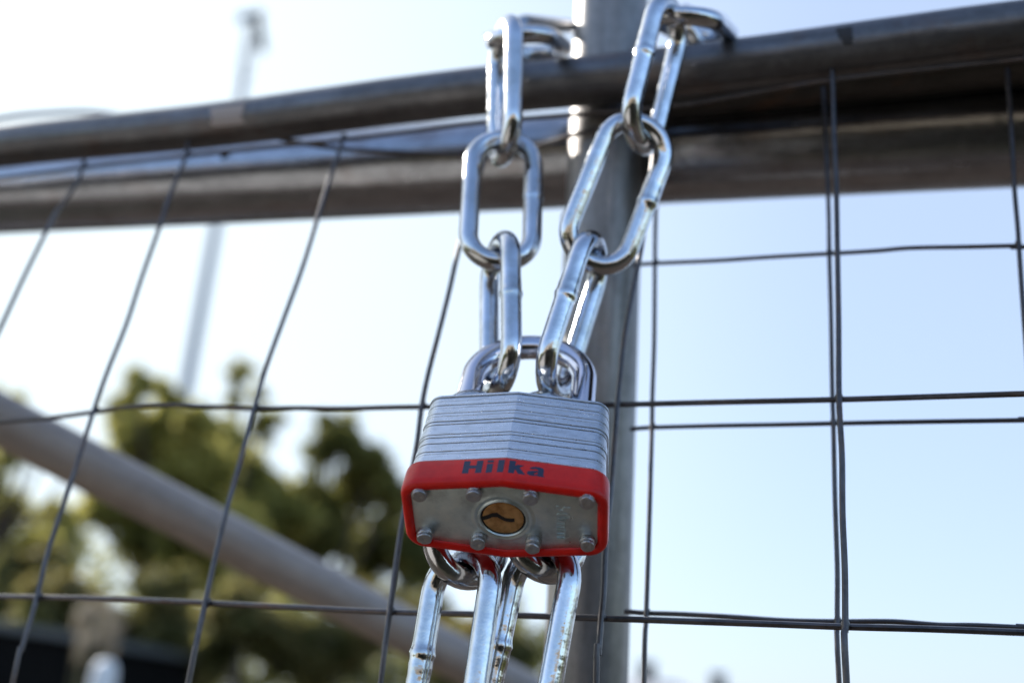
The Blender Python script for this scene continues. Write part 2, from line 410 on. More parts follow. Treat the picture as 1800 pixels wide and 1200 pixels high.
for k in range(1, 4): pv.append([e+bh*.066*k+Vector((0, 0, s)) for s in (.13, 0, -.3, -.7, -1.1, -1.4)])
for c in BH:
    q = [on_back(x, y, .0011) for x, y in c]; q.append(q[-1]+bh*.2); pv.append(q)
weld_spots(mb, pv[:3], [[on_back(x, y, .0011) for x, y in c] for c in BH], .00080)
low = [on_back(x, 1090) for x in (1100, 1450, 1800)]
for k in range(1, 16): pv.append([p+Vector((0, 0, -.078*k)) for p in low]+[low[-1]+bh*.2+Vector((0, 0, -.078*k))])
wire_mesh_tubes(mb, pv, .00080); mb.build('wire_mesh', M_wire, broot)

# --- brace
ba, bb = P(-20, 727, .60), P(760, 1133, .70)
dd = (bb-ba).normalized(); ba -= dd*.5; bb += dd*(1.2)
mb = MB(); mb.tube([ba.lerp(bb, i/20) for i in range(21)], .0150, 28)
tag(mb.build('brace_tube', M_brace, origin=bb), 'blurred grey tube sloping down to the right behind the mesh', 'brace tube')

# --- loose wires
pts = [P(455, 236, .44), P(520, 250, .435), P(600, 262, .432), (P(700, 268, .43)), P(820, 273, .428), P(905, 268, .425), P(950, 255, .42), P(1000, 240, .405), P(1050, 226, .40), P(1110, 214, .402)]
mb = MB(); mb.tube(smooth_path(pts), .00105, 8)
tag(mb.build('loose_wire', M_wire, origin=pts[4]), 'thin slack wire sagging just under the top rail, left of the post', 'wire')
pts = [P(-220, 290, .60), P(-100, 238, .60), P(0, 209, .60), P(90, 199, .61), P(170, 198, .62), P(260, 215, .63), P(330, 250, .64)]
mb = MB(); mb.tube(smooth_path(pts), .0016, 8)
tag(mb.build('bent_wire', mat('bent_wire', (.5, .52, .56), .4, .8), origin=pts[3]), 'blurred bent wire arching over the rail at the far left edge', 'wire')

# ------------------------------------------------------------------ padlock
MM = .001
Rl = [[0.99254680, 0.04212214, 0.11435282], [0.03059427, 0.82218226, -0.56840155], [-0.11796115, 0.56766368, 0.81476577]]
tl = (-2.0094735, 45.40948897, 258.5995890)
def LP(x, y, z):      # lock millimetres -> world
    c = [Rl[i][0]*x+Rl[i][1]*y+Rl[i][2]*z+tl[i] for i in range(3)]
    return CAM+camvec(*c)*MM
lc = LP(0, 0, 0)
lx = (LP(1, 0, 0)-lc)/MM; ly = (LP(0, 1, 0)-lc)/MM; lz = (LP(0, 0, 1)-lc)/MM
LM = Matrix(((lx.x*MM, ly.x*MM, lz.x*MM, lc.x), (lx.y*MM, ly.y*MM, lz.y*MM, lc.y), (lx.z*MM, ly.z*MM, lz.z*MM, lc.z), (0, 0, 0, 1)))
LQ = Matrix(((lx.x, ly.x, lz.x), (lx.y, ly.y, lz.y), (lx.z, ly.z, lz.z))).to_quaternion()
padlock = empty('padlock', lc, label='laminated steel padlock with red bumper hanging closed on the chain', cat='padlock')
padlock.rotation_mode = 'QUATERNION'; padlock.rotation_quaternion = LQ
def lbuild(mb, name, m, parent=None, **k):
    """mesh authored in lock millimetres, child of the padlock (or of one of its parts)"""
    mb.v = [v*MM for v in mb.v]
    o = mb.build(name, m, None, **k); o.parent = parent or padlock
    return o
Wb, T1b, T0b, RC = 25.15, 9.95, 12.8, 4.2
def contour(W, T1, T0, r, seg=12):
    pl = [(-W, -T1, r), (0, -T0, .8), (W, -T1, r), (W, T1, r), (0, T0, .8), (-W, T1, r)]; out = []
    for i in range(6):
        a = Vector(pl[i-1][:2]); b = Vector(pl[i][:2]); c = Vector(pl[(i+1) % 6][:2]); rr = pl[i][2]
        d1 = (a-b).normalized(); d2 = (c-b).normalized(); ang = d1.angle(d2); tl_ = rr/math.tan(ang/2)
        cen = b+(d1+d2).normalized()*(rr/math.sin(ang/2)); p1 = b+d1*tl_; p2 = b+d2*tl_
        n_ = seg if rr > 1 else 2
        a1 = math.atan2(*(p1-cen).yx); a2 = math.atan2(*(p2-cen).yx); da = (a2-a1+math.pi) % (2*math.pi)-math.pi
        for k in range(n_+1): out.append(cen+Vector((math.cos(a1+da*k/n_), math.sin(a1+da*k/n_)))*rr)
    return out
def cring(off, z, base=(Wb, T1b, T0b, RC), dx=0, dy=0):
    W, T1, T0, r = base
    return [Vector((p.x+dx, p.y+dy, z)) for p in contour(W+off, T1+off, T0+off, max(r+off, .3))]
# laminated body
mb = MB(); z = 7.8; rings = []
rnd = random.Random(11)
H_BODY = 37.4
seq = [2.0, 2.5, 1.15, 2.1, 1.3, 2.2, 1.1, 1.9, 2.6, 1.15, 2.2, 1.25, 2.4, 1.2, 1.9, 1.7, 1.0]
sc = (H_BODY-z)/sum(seq)
for i, h in enumerate(seq):
    h *= sc; o_ = rnd.choice([-.2, -.1, -.05, 0, .05, .08]); dx = rnd.uniform(-.09, .09); dy = rnd.uniform(-.07, .07)
    g = rnd.choice([.14, .18, .24]) if i % 2 == 0 else .09
    bev = .12
    rings += [cring(o_-bev, z+.0, dx=dx, dy=dy), cring(o_, z+bev, dx=dx, dy=dy), cring(o_, z+h-g-bev*.6, dx=dx, dy=dy), cring(o_-bev, z+h-g, dx=dx, dy=dy)]
    if i < len(seq)-1: rings += [cring(-.75, z+h-g+.01), cring(-.75, z+h-.01)]
    z += h
mb.loops(rings, cap0=True, cap1=True)
body = lbuild(mb, 'laminated_body', M_lam, sharp=11)
# red bumper
BW = (Wb+1.15, T1b+1.1, T0b+1.1, RC+1.1)
prof = [(-3.0, 1.6), (-2.75, .75), (-2.3, .15), (-1.7, -.05), (-1.1, .05), (-.62, .35), (-.28, .85), (-.08, 1.5), (0, 2.3), (0, 4), (-.03, 6), (-.05, 8.1), (-.15, 8.5), (-.4, 8.72), (-.8, 8.75), (-1.3, 8.7)]
mb = MB(); mb.loops([cring(o_, z_, BW) for o_, z_ in prof])
bumper = lbuild(mb, 'bumper', M_red, sharp=60)
# bottom plate
PZ = .95
mb = MB(); mb.loops([cring(-1.3, PZ+.5), cring(-1.3, PZ+.1), cring(-1.45, PZ)], cap1=True, cap0=True)
plate = lbuild(mb, 'bottom_plate', M_plate)
def disc_rings(cx, cy, prof, n=48):
    return [[Vector((cx+r*math.cos(2*math.pi*j/n), cy+r*math.sin(2*math.pi*j/n), z)) for j in range(n)] for r, z in prof]
# rivets
for (x, y, t, s) in [(-21, -7.9, .0, .95), (-7.2, -8.9, .0, 1), (7, -8.9, .1, 1), (20.9, -8.4, .0, 1), (-20.9, 6.2, .6, 1), (-7, 7.2, .7, 1.03), (7.2, 7.2, .9, 1), (21, 6.0, .45, .95)]:
    mb = MB(); h = 1.75+t
    pr = [(2.15*s, PZ+.2), (2.15*s, PZ-.55*h), (2.05*s, PZ-.62*h), (1.86*s, PZ-.66*h), (1.86*s, PZ-.74*h), (1.95*s, PZ-.8*h), (1.95*s, PZ-h*1.02), (1.8*s, PZ-h*1.12), (1.3*s, PZ-h*1.16), (.55*s, PZ-h*1.13), (.3*s, PZ-h*1.08)]
    mb.loops(disc_rings(x, y, pr, 28), cap1=True, cap0=True); q_ = Matrix.Rotation(rnd.uniform(-.07, .07), 3, 'X') @ Matrix.Rotation(rnd.uniform(-.07, .07), 3, 'Y'); c0 = Vector((x, y, PZ))
    for i_, v_ in enumerate(mb.v):
        mb.v[i_] = c0+q_ @ (v_-c0)*(1+.012*math.sin(5*i_)+.02*math.sin(.4*i_+x))
    lbuild(mb, 'rivet', M_rivet, sharp=50)
# collar + plug
kx, ky = -.3, -.35
mb = MB(); mb.loops(disc_rings(kx, ky, [(8.4, PZ+.01), (8.1, PZ-.02), (7.6, PZ-.30), (7.3, PZ-.38), (7.0, PZ-.30), (6.6, PZ-.12), (6.4, PZ-.15), (6.15, PZ-.62), (6.0, PZ-.68), (5.85, PZ-.6), (5.75, PZ-.05)], 72))
lbuild(mb, 'keyhole_collar', M_plate, sharp=70)
mb = MB(); mb.loops(disc_rings(kx, ky, [(5.85, PZ-.06), (1, PZ-.061)], 64), cap1=True); lbuild(mb, 'collar_gap', M_black)
mb = MB(); mb.loops(disc_rings(kx, ky, [(5.25, PZ-.05), (5.25, PZ-.12), (5.1, PZ-.2), (4.9, PZ-.21)], 64), cap1=True)
plug = lbuild(mb, 'lock_cylinder', M_brass, sharp=60)
key = [(-5.25, .35), (-3.9, -.25), (-2.7, -1.0), (-1.5, -1.15), (-.3, -.15), (.8, .45), (2.1, .55), (2.9, .35)]
tk = [.7, .75, .7, .8, .7, .6, .62, .6]
mb = MB(); up_, lo_ = [], []
for (x, y), t in zip(key, tk): up_.append(Vector((kx+x, ky+y-t, PZ-.235))); lo_.append(Vector((kx+x, ky+y+t, PZ-.235)))
vs = up_+lo_; nk = len(key)
mb.add(vs, [(i, i+1, nk+i+1, nk+i) for i in range(nk-1)])
mb.add([v+Vector((0, 0, .02)) for v in vs], [(i, i+1, nk+i+1, nk+i) for i in range(nk-1)])
lbuild(mb, 'keyway', M_black, parent=plug, smooth=False)
# shackle
SR, SC, HT = 3.75, 16.8, 59.8
pts = [Vector((-SC, 0, z_)) for z_ in (36, 44, 52)]+[Vector((-SC*math.cos(math.pi*k/40), 0, HT+SC*math.sin(math.pi*k/40))) for k in range(41)]+[Vector((SC, 0, z_)) for z_ in (52, 44, 36)]
mb = MB(); mb.tube(pts, SR, 40, hint=(0, 1, 0)); lbuild(mb, 'shackle', M_shackle)
# writing
def text_mesh(body_, off, sp=1.):
    cu = bpy.data.curves.new('txt', 'FONT'); cu.body = body_; cu.offset = off; cu.space_character = sp; cu.resolution_u = 6
    cu.extrude = 0; cu.fill_mode = 'FRONT' if hasattr(cu, 'fill_mode') else 'BOTH'
    o = bpy.data.objects.new('txt', cu); COL.objects.link(o)
    bpy.context.view_layer.update()
    me = bpy.data.meshes.new_from_object(o.evaluated_get(bpy.context.evaluated_depsgraph_get()))
    bpy.data.objects.remove(o); return me
SW = 1.62
strokes = [[(0, 0), (SW, 0), (SW, 4.6), (0, 4.6)], [(3.3, 0), (4.9, 0), (4.9, 4.6), (3.3, 4.6)], [(SW-.01, 1.75), (3.31, 1.75), (3.31, 2.9), (SW-.01, 2.9)],
           [(6.0, 0), (7.55, 0), (7.55, 3.3), (6.0, 3.3)], [(6.0, 3.75), (7.55, 3.75), (7.55, 4.6), (6.0, 4.6)],
           [(8.8, 0), (10.4, 0), (10.4, 4.6), (8.8, 4.6)],
           [(11.6, 0), (13.15, 0), (13.15, 4.6), (11.6, 4.6)], [(13.14, 1.2), (15.3, 3.35), (13.6, 3.35), (13.14, 2.75)], [(13.2, 1.75), (14.3, 2.3), (16.0, 0), (14.1, 0)],
           [(18.9, 0), (20.35, 0), (20.35, 2.5), (18.9, 2.35)], [(16.8, 2.55), (17.2, 3.15), (18.2, 3.42), (19.3, 3.4), (20.1, 3.1), (20.34, 2.49), (18.92, 2.34), (18.2, 2.66), (17.8, 2.4), (16.8, 2.4)],
           [(16.3, .5), (16.9, .05), (17.9, -.05), (18.91, .35), (18.91, .95), (18.2, .62), (17.8, .75), (17.75, 1.1), (18.1, 1.3), (18.91, 1.5), (18.91, 1.98), (17.6, 1.85), (16.6, 1.6), (16.2, 1.1)],
           [(20.34, 0), (20.75, 0), (20.6, .3), (20.34, .45)]]
bm = bmesh.new()
for st in strokes:
    bm.faces.new([bm.verts.new((-10.4+x, 0, 3.05+z_)) for x, z_ in st])
bmesh.ops.triangulate(bm, faces=bm.faces[:])
bmesh.ops.bisect_plane(bm, geom=bm.verts[:]+bm.edges[:]+bm.faces[:], plane_co=(0, 0, 0), plane_no=(1, 0, 0))
for v in bm.verts:
    v.co.y = -(BW[2]-(BW[2]-BW[1])*abs(v.co.x)/BW[0])-.03
    v.co *= MM
bmesh.ops.recalc_face_normals(bm, faces=bm.faces)
me2 = bpy.data.meshes.new('brand_lettering'); bm.to_mesh(me2); bm.free(); me2.materials.append(M_ink)
o = bpy.data.objects.new('lettering', me2); COL.objects.link(o); o.parent = bumper
me = text_mesh('50mm', .0)
bm = bmesh.new(); bm.from_mesh(me)
xs = [v.co.x for v in bm.verts]; ys = [v.co.y for v in bm.verts]; x0, x1, y0, y1 = min(xs), max(xs), min(ys), max(ys)
ext = bmesh.ops.extrude_face_region(bm, geom=bm.faces[:])
top_v = [g for g in ext['geom'] if isinstance(g, bmesh.types.BMVert)]
for v in bm.verts:
    s_ = (v.co.x-x0)/(x1-x0); t_ = (v.co.y-y0)/(y1-y0)
    v.co = Vector((13.2+t_*3.6, -5.4+s_*11.5, PZ+.02))
for v in top_v: v.co.z = PZ-.22
for v in bm.verts: v.co *= MM
bmesh.ops.recalc_face_normals(bm, faces=bm.faces)
me2 = bpy.data.meshes.new('stamped_size'); bm.to_mesh(me2); bm.free(); me2.materials.append(M_plate)
o = bpy.data.objects.new('stamped_size', me2); COL.objects.link(o); o.parent = plate

# ------------------------------------------------------------------ chain
LD, LW, LL = .0064, .0272, .0574        # wire, outer width, outer length
PITCHL = LL-2*LD
chain = empty('chain', P(905, 85, .40), label='bright zinc plated long link steel chain hung over the rail and through the padlock', cat='chain')
def link_mesh(c, axis, wdir, weld=True, seed=0, side=1):
    """one welded link: centre c, long axis, width direction"""
    a = axis.normalized(); w = (wdir-a*wdir.dot(a)).normalized()
    rc = (LW-LD)/2; hs = (LL-LW)/2; pts = []; rad = []
    na, nsg = 22, 30
    def bead(s):            # s along the straight in metres from its middle
        k = 1+.15*math.exp(-(s/.0011)**2)-.0*s
        k += .05*math.exp(-((s-.0032)/.0016)**2)
        return k
    for i in range(nsg):                                # side +w, going up
        s = -hs+2*hs*i/nsg; pts.append(c+a*s+w*rc); rad.append(LD/2*(bead(s-.001) if weld and side > 0 else 1))
    for i in range(na):
        t = math.pi*i/na; pts.append(c+a*(hs+rc*math.sin(t))+w*rc*math.cos(t)); rad.append(LD/2)
    for i in range(nsg):
        s = hs-2*hs*i/nsg; pts.append(c+a*s-w*rc); rad.append(LD/2*(bead(s-.001) if weld and side < 0 else 1))
    for i in range(na):
        t = math.pi*i/na; pts.append(c-a*(hs+rc*math.sin(t))-w*rc*math.cos(t)); rad.append(LD/2)
    mb = MB(); mb.tube(pts, rad, 24, closed=True, hint=a.cross(w)); return mb
def link(lo, hi, wdir, side=1, weld=True):
    c = (lo+hi)/2
    o = link_mesh(c, hi-lo, wdir, weld, 0, side).build('chain_link', M_chain, chain, sharp=80, weld=1e-6)
    return o
# left strand (contact points between links, from the shackle up)
A0 = LP(-8.6, 0, HT+.8)
A1 = next_pt(878, 446, A0, PITCHL); A2 = next_pt(886, 258, A1, PITCHL); A3 = next_pt(888, 64, A2, PITCHL)
link(A0, A1, camvec(.32, 0, -1), 1)                 # edge-on above the shackle
link(A1, A2, camvec(1, .03, .05), 1)                # face-on
link(A2, A3, camvec(.30, 0, -1), 1, False)
A4 = next_pt(932, 92, A3, PITCHL)
link(A3+camvec(.0045, 0, 0), A4+camvec(.0045, 0, 0), camvec(1, -.06, 0), 1, False)
A5 = next_pt(1030, 92, A4, PITCHL)
link(A4+camvec(-.004, -.002, 0), A5, camvec(0, 1, -.2), 1, False)
# right strand
B0 = LP(7.4, 0, HT+.3)
B1 = next_pt(1042, 446, B0, PITCHL); B2 = next_pt(1126, 234, B1, PITCHL); B3 = next_pt(1176, 30, B2, PITCHL)
link(B0, B1, camvec(-.42, -.1, -1), 1)
link(B1, B2, camvec(1, .28, .15), 1)
link(B2, B3, camvec(-.62, -.1, -1), 1)
B4 = next_pt(1220, 62, B3, PITCHL)
link(B3+camvec(.004, 0, 0), B4+camvec(.004, 0, 0), camvec(1, .05, .15), 1, False)
B5 = next_pt(1262, 80, B4, PITCHL)
link(B4, B5, camvec(.5, 1, 0), 1, False)
# round the back of the post
C0 = A5; 
Cm = P(1140, 95, .50)
link(A5, A5+(Cm-A5).normalized()*PITCHL, camvec(.2, .2, 1), 1, False)
e = A5+(Cm-A5).normalized()*PITCHL
link(e, e+(P(1262, 70, .46)-e).normalized()*PITCHL, camvec(0, 1, .3), 1, False)
# tails below: two links on the shackle, then two hanging from each
def down_pt(px, py, z): return P(px, py, z)
D1 = down_pt(816, 994, .2775); D1t = D1+camvec(.0035, -.0400, .0185).normalized()*PITCHL
link(D1, D1t, camvec(.80, .05, .55), 1, False)
E1 = down_pt(957, 984, .277); E1t = E1+camvec(.0025, -.0378, .0225).normalized()*PITCHL
link(E1, E1t, camvec(.80, .05, .55), 1, False)
D2 = D1+(P(770, 1290, .258)-D1).normalized()*PITCHL; link(D1, D2, camvec(-.72, 0, .70), 1)
E2 = E1+(P(897, 1290, .258)-E1).normalized()*PITCHL; link(E1, E2, camvec(-.66, 0, .75), 1)
dz = Vector((0, 0, -1))
for q in (D2, E2):
    k = q
    for i in range(4):
        nx = k+(dz+Vector((random.uniform(-.08, .08), .12, 0))).normalized()*PITCHL
        link(k, nx, Vector((.7, .7, 0)) if i % 2 == 0 else Vector((.7, -.7, 0)), 1, False); k = nx

# ------------------------------------------------------------------ trees and far things
def leafmat(name, stops, trans=.35, scale=.9):
    m = mat(name, (.07, .08, .02), .55)
    N, L, b = nodes(m)
    c = ramp(m, noise(m, scale, 5, .75), stops); L.new(c, b.inputs['Base Color'])
    t = N.new('ShaderNodeBsdfTranslucent'); L.new(c, t.inputs['Color']); mx = N.new('ShaderNodeMixShader'); mx.inputs[0].default_value = trans
    out = N['Material Output']; L.new(b.outputs[0], mx.inputs[1]); L.new(t.outputs[0], mx.inputs[2]); L.new(mx.outputs[0], out.inputs['Surface'])
    return m
M_leaf = leafmat('olive_leaves', [(.3, (.08, .09, .03)), (.43, (.24, .24, .06)), (.56, (.55, .50, .15))], .65, .7)
M_leaf2 = leafmat('dark_leaves', [(.3, (.06, .07, .025)), (.48, (.19, .195, .055)), (.64, (.42, .38, .12))], .65, .7)
M_aut = leafmat('autumn_leaves', [(.3, (.07, .075, .025)), (.46, (.17, .17, .055)), (.6, (.30, .25, .09)), (.74, (.40, .18, .07))], .55, 1.3)
M_bark = mat('bark', (.09, .07, .055), .9); bump(M_bark, noise(M_bark, 12, 6, .7, stretch=(1, 1, .2)), .8, .03)

def tree(name, label, D, blobs, leaf, trunk_px, nleaf, size, seed, group=None, cat='tree', limbs=True, thick=.13):
    rnd = random.Random(seed)
    bs = [(P(x, y, D*(1+rnd.uniform(-.05, .05))), r/F_PX*D) for x, y, r in blobs]
    base = P(trunk_px, 1150, D); base = Vector((base.x, base.y, 0))
    root = empty(name, base, label=label, cat=cat, group=group)
    mb = MB(); tot = sum(r**2 for _, r in bs)
    for c, r in bs:
        n_ = int(nleaf*r*r/tot)
        subs = [c+Vector((rnd.gauss(0, 1), rnd.gauss(0, 1), rnd.gauss(0, 1))).normalized()*r*r**0*rnd.uniform(.15, .9) for _ in range(max(10, int(34*(r/.6))))]
        for i in range(n_):
            s = rnd.choice(subs)
            p = s+Vector((rnd.gauss(0, 1), rnd.gauss(0, 1), rnd.gauss(0, .9)))*r*.16
            u = Vector((rnd.gauss(0, 1), rnd.gauss(0, 1), rnd.gauss(0, .5))).normalized(); w = u.orthogonal().normalized()
            w = (Matrix.Rotation(rnd.uniform(0, 6.28), 3, u) @ w); l = size*rnd.uniform(.6, 1.5); h_ = l*.38
            mb.add([p-u*l*.5, p+w*h_, p+u*l*.5, p-w*h_], [(0, 1, 2, 3)])
    mb.build('crown', leaf, root, smooth=False, fixn=False)
    mb = MB(); topc = max(bs, key=lambda t: t[0].z)[0]
    path = [base, base.lerp(topc, .3)+Vector((.1, 0, 0)), base.lerp(topc, .6)+Vector((-.08, .05, 0)), base.lerp(topc, .9)]
    sp = smooth_path(path, 5); mb.tube(sp, [thick*(1-.85*i/(len(sp)-1)) for i in range(len(sp))], 10)
    if limbs:
        for c, r in bs:
            st = sp[min(len(sp)-2, max(3, int(len(sp)*.75*(c.z-r)/topc.z)))]
            q = smooth_path([st, st.lerp(c, .5)+Vector((0, 0, -.05*r)), c, c+(c-st).normalized()*r*.6], 3)
            mb.tube(q, [thick*.4*(1-.9*i/(len(q)-1)) for i in range(len(q))], 6)
    mb.build('trunk', M_bark, root)
    return root
tree('tree', 'tallest blurred tree with broad olive green crown, left of the mast', 13,
     [(242, 672, 34), (215, 720, 42), (300, 700, 32), (340, 745, 40), (260, 765, 62), (330, 830, 78), (210, 860, 70), (280, 930, 100), (380, 950, 90)], M_leaf, 280, 36000, .11, 1, 'trees behind the fence')
tree('tree', 'slim tree with small pointed top just right of the mast', 14.5,
     [(425, 655, 26), (415, 700, 24), (455, 690, 18), (400, 765, 42), (465, 745, 32), (440, 850, 62), (480, 920, 80), (420, 980, 90)], M_leaf, 440, 27000, .11, 2, 'trees behind the fence')
tree('tree', 'rounded dark green tree nearest the padlock with bright gaps in its crown', 16,
     [(590, 775, 50), (640, 835, 55), (575, 740, 26), (620, 770, 32), (560, 800, 26), (655, 820, 36), (540, 860, 36), (620, 870, 42), (690, 880, 40), (560, 940, 70), (660, 960, 80), (740, 975, 60)], M_leaf2, 620, 30000, .12, 3, 'trees behind the fence')
tree('tree', 'thin tree cut by the left edge of the photo, above the sloping tube', 17,
     [(10, 715, 38), (60, 760, 26), (20, 800, 30), (90, 770, 22), (-30, 830, 60), (150, 800, 24), (20, 900, 50), (110, 920, 50), (-60, 930, 80), (70, 980, 70)], M_leaf, 40, 14000, .11, 4, 'trees behind the fence')
sh = [('broad shrub with yellow green leaves under the slim tree', 9.5, [(430, 1080, 70), (500, 1120, 75), (380, 1130, 60), (560, 1160, 70)], 460, 5),
      ('orange tinged shrub at the left edge beside the dark shed', 9, [(30, 1010, 52), (100, 1005, 50), (10, 1060, 60), (140, 1070, 60), (70, 1110, 80)], 80, 6),
      ('dim shrub with brown patches beside the pampas grass', 10.5, [(290, 1050, 66), (250, 1120, 70), (330, 1130, 76), (320, 1190, 80)], 300, 7),
      ('low yellowing shrub behind the hanging chain tails', 10, [(680, 1080, 66), (760, 1110, 66), (850, 1120, 56), (620, 1130, 70), (920, 1150, 50), (800, 1170, 80)], 760, 8)]
for lb, D, bl, tp, sd in sh:
    tree('shrub', lb, D, bl, M_aut, tp, 11000, .085, sd, 'shrubs below the trees', 'shrub', True, .04)

# pampas grass with pale plumes
gb = P(185, 1150, 7.5); gb = Vector((gb.x, gb.y, 0))
groot = empty('pampas_grass', gb, label='clump of pampas grass with pale beige plumes above the white bollard', cat='plant')
M_plume = leafmat('plume', [(.3, (.22, .18, .13)), (.7, (.38, .33, .25))], .4, 3.)
mbp = MB(); mbs = MB(); rnd = random.Random(4)
for (x, y) in [(140, 1085), (160, 1072), (185, 1068), (200, 1080), (205, 1105), (150, 1115), (195, 1125), (145, 1135), (175, 1100)]:
    t_ = P(x, y, 7.5+rnd.uniform(-.2, .2)); b_ = gb+Vector((rnd.uniform(-.1, .1), rnd.uniform(-.1, .1), 0))
    mbs.tube(smooth_path([b_, b_.lerp(t_, .5)+Vector((0, 0, .05)), t_], 4), .006, 6)
    for k in range(90):
        p = t_+Vector((rnd.gauss(0, .018), rnd.gauss(0, .018), rnd.uniform(-.09, .07))); u = Vector((rnd.gauss(0, .5), rnd.gauss(0, .5), rnd.uniform(-1, .6))).normalized()*.045
        w = u.orthogonal().normalized()*.005; mbp.add([p-w, p+w, p+u+w, p+u-w], [(0, 1, 2, 3)])
mbp.build('plumes', M_plume, groot, smooth=False, fixn=False); mbs.build('stems', mat('stem', (.2, .17, .08), .8), groot)
mb = MB()
for k in range(500):
    a = rnd.uniform(0, 6.28); b_ = gb+Vector((math.cos(a)*.12, math.sin(a)*.12, 0)); o_ = Vector((math.cos(a), math.sin(a), 0))
    hgt = rnd.uniform(.6, 1.3); sp_ = rnd.uniform(.15, .5); w = Vector((-o_.y, o_.x, 0))*.006
    p1 = b_+o_*sp_*.4+Vector((0, 0, hgt*.7)); p2 = b_+o_*sp_+Vector((0, 0, hgt))
    mb.add([b_-w, b_+w, p1+w, p1-w, p2], [(0, 1, 2, 3), (3, 2, 4)])
mb.build('leaves', leafmat('grass_blade', [(.3, (.06, .07, .02)), (.7, (.16, .15, .06))], .3, 3), groot, smooth=False, fixn=False)
# white bollard
bt = P(188, 1158, 5.0); bb_ = Vector((bt.x, bt.y, 0))
r_ = .060; prf = [(r_*1.25, 0), (r_*1.25, .05), (r_, .06), (r_, bt.z-.07), (r_*.93, bt.z-.04), (r_*.7, bt.z-.015), (r_*.3, bt.z-.002)]
mb = MB(); mb.loops([[bb_+Vector((q*math.cos(2*math.pi*j/32), q*math.sin(2*math.pi*j/32), z_)) for j in range(32)] for q, z_ in prf], cap0=True, cap1=True)
rt = empty('bollard', bb_, label='white round topped bollard at the bottom left, in front of the pampas grass', cat='bollard')
mb.build('bollard_body', mat('white_paint', (.8, .8, .78), .5), rt)
mb = MB(); mb.loops([[bb_+Vector((q*math.cos(2*math.pi*j/32), q*math.sin(2*math.pi*j/32), z_)) for j in range(32)] for q, z_ in [(r_+.002, bt.z-.30), (r_+.002, bt.z-.22)]])
mb.build('grey_band', mat('grey_band', (.3, .3, .32), .5), rt)

# dark shed
D = 8.
s0 = P(120, 1112, D); s1 = P(-420, 1030, D+.8)
def shed():
    rt = empty('shed', Vector(((s0.x+s1.x)/2, s0.y+1, 0)), label='dark timber shed with grey roof edge at the bottom left corner', cat='shed')
    mwall = mat('dark_boards', (.008, .008, .008), .9, **{'Specular IOR Level': .1}); bump(mwall, noise(mwall, 30, 3, .5, stretch=(8, 8, .1)), .8, .02)
    dirx = Vector((s1.x-s0.x, s1.y-s0.y, 0)); L_ = dirx.length; dirx.normalize(); nb = Vector((-dirx.y, dirx.x, 0))
    if nb.y < 0: nb = -nb
    def q(a, b, z): return Vector((s0.x, s0.y, 0))+dirx*a+nb*b+Vector((0, 0, z))
    h0, h1 = s0.z-.06, s1.z-.06
    mb = MB(); mb.add([q(0, 0, 0), q(L_, 0, 0), q(L_, 2, 0), q(0, 2, 0), q(0, 0, h0), q(L_, 0, h1), q(L_, 2, h1), q(0, 2, h0)], [(0, 1, 5, 4), (1, 2, 6, 5), (2, 3, 7, 6), (3, 0, 4, 7), (4, 5, 6, 7), (0, 3, 2, 1)])
    mb.build('wall', mwall, rt, smooth=False)
    mb = MB(); o_ = .08; t_ = .07
    mb.add([q(-o_, -o_, h0+.003), q(L_+o_, -o_, h1+.003), q(L_+o_, 2+o_, h1+.003), q(-o_, 2+o_, h0+.003), q(-o_, -o_, h0+t_), q(L_+o_, -o_, h1+t_), q(L_+o_, 2+o_, h1+t_), q(-o_, 2+o_, h0+t_)], [(0, 1, 5, 4), (1, 2, 6, 5), (2, 3, 7, 6), (3, 0, 4, 7), (4, 5, 6, 7), (0, 3, 2, 1)])
    mb.build('roof', mat('shed_roof', (.11, .115, .11), .7), rt, smooth=False)
    mb = MB(); mb.box(q(L_*.35, -.02, .95), .8, .04, 1.9, Matrix(((dirx.x, nb.x, 0), (dirx.y, nb.y, 0), (0, 0, 1))))
    mb.build('door', mat('shed_door', (.03, .03, .034), .7), rt, smooth=False)
shed()

# mast
mt = P(442, 60, 26); mbse = Vector((mt.x, mt.y, 0))
# keep the mast truly vertical through its lower part
rt = empty('mast', mbse, label='tall slim pale mast with a crooked lamp head, far behind the rail on the left', cat='mast')
M_mast = mat('mast_paint', (.36, .39, .44), .6, .0)
mb = MB(); mb.tube([mbse, mbse+Vector((0, 0, mt.z*.45)), Vector((mt.x, mt.y, mt.z-1.3))], [.17, .14, .105], 16); mb.build('pole', M_mast, rt)
mb = MB()
for k in range(3):
    a = k*2.094; o_ = Vector((math.cos(a)*.13, math.sin(a)*.13, 0)); mb.tube([Vector((mt.x, mt.y, mt.z-1.35))+o_, Vector((mt.x, mt.y, mt.z+.2))+o_], .022, 6)
for i in range(8):
    z0 = mt.z-1.3+i*.19
    for k in range(3):
        a, b_ = k*2.094, (k+1)*2.094
        mb.tube([Vector((mt.x+math.cos(a)*.13, mt.y+math.sin(a)*.13, z0)), Vector((mt.x+math.cos(b_)*.13, mt.y+math.sin(b_)*.13, z0+.19))], .012, 5)
mb.build('lattice', mat('lattice', (.2, .18, .22), .6, .0), rt)
def antenna(px0, py0, px1, py1, w, m, name):
    a, b_ = P(px0, py0, 26), P(px1, py1, 26); mb = MB(); mb.tube([a, a.lerp(b_, .08), a.lerp(b_, .92), b_], [w*.6, w, w, w*.6], 10); mb.build(name, m, rt)
antenna(452, 28, 462, 92, .11, mat('arm_grey', (.2, .2, .17), .6, .2), 'lamp_arm')
antenna(462, 22, 440, 34, .12, mat('arm_pale', (.42, .38, .36), .6, .1), 'head_bracket')
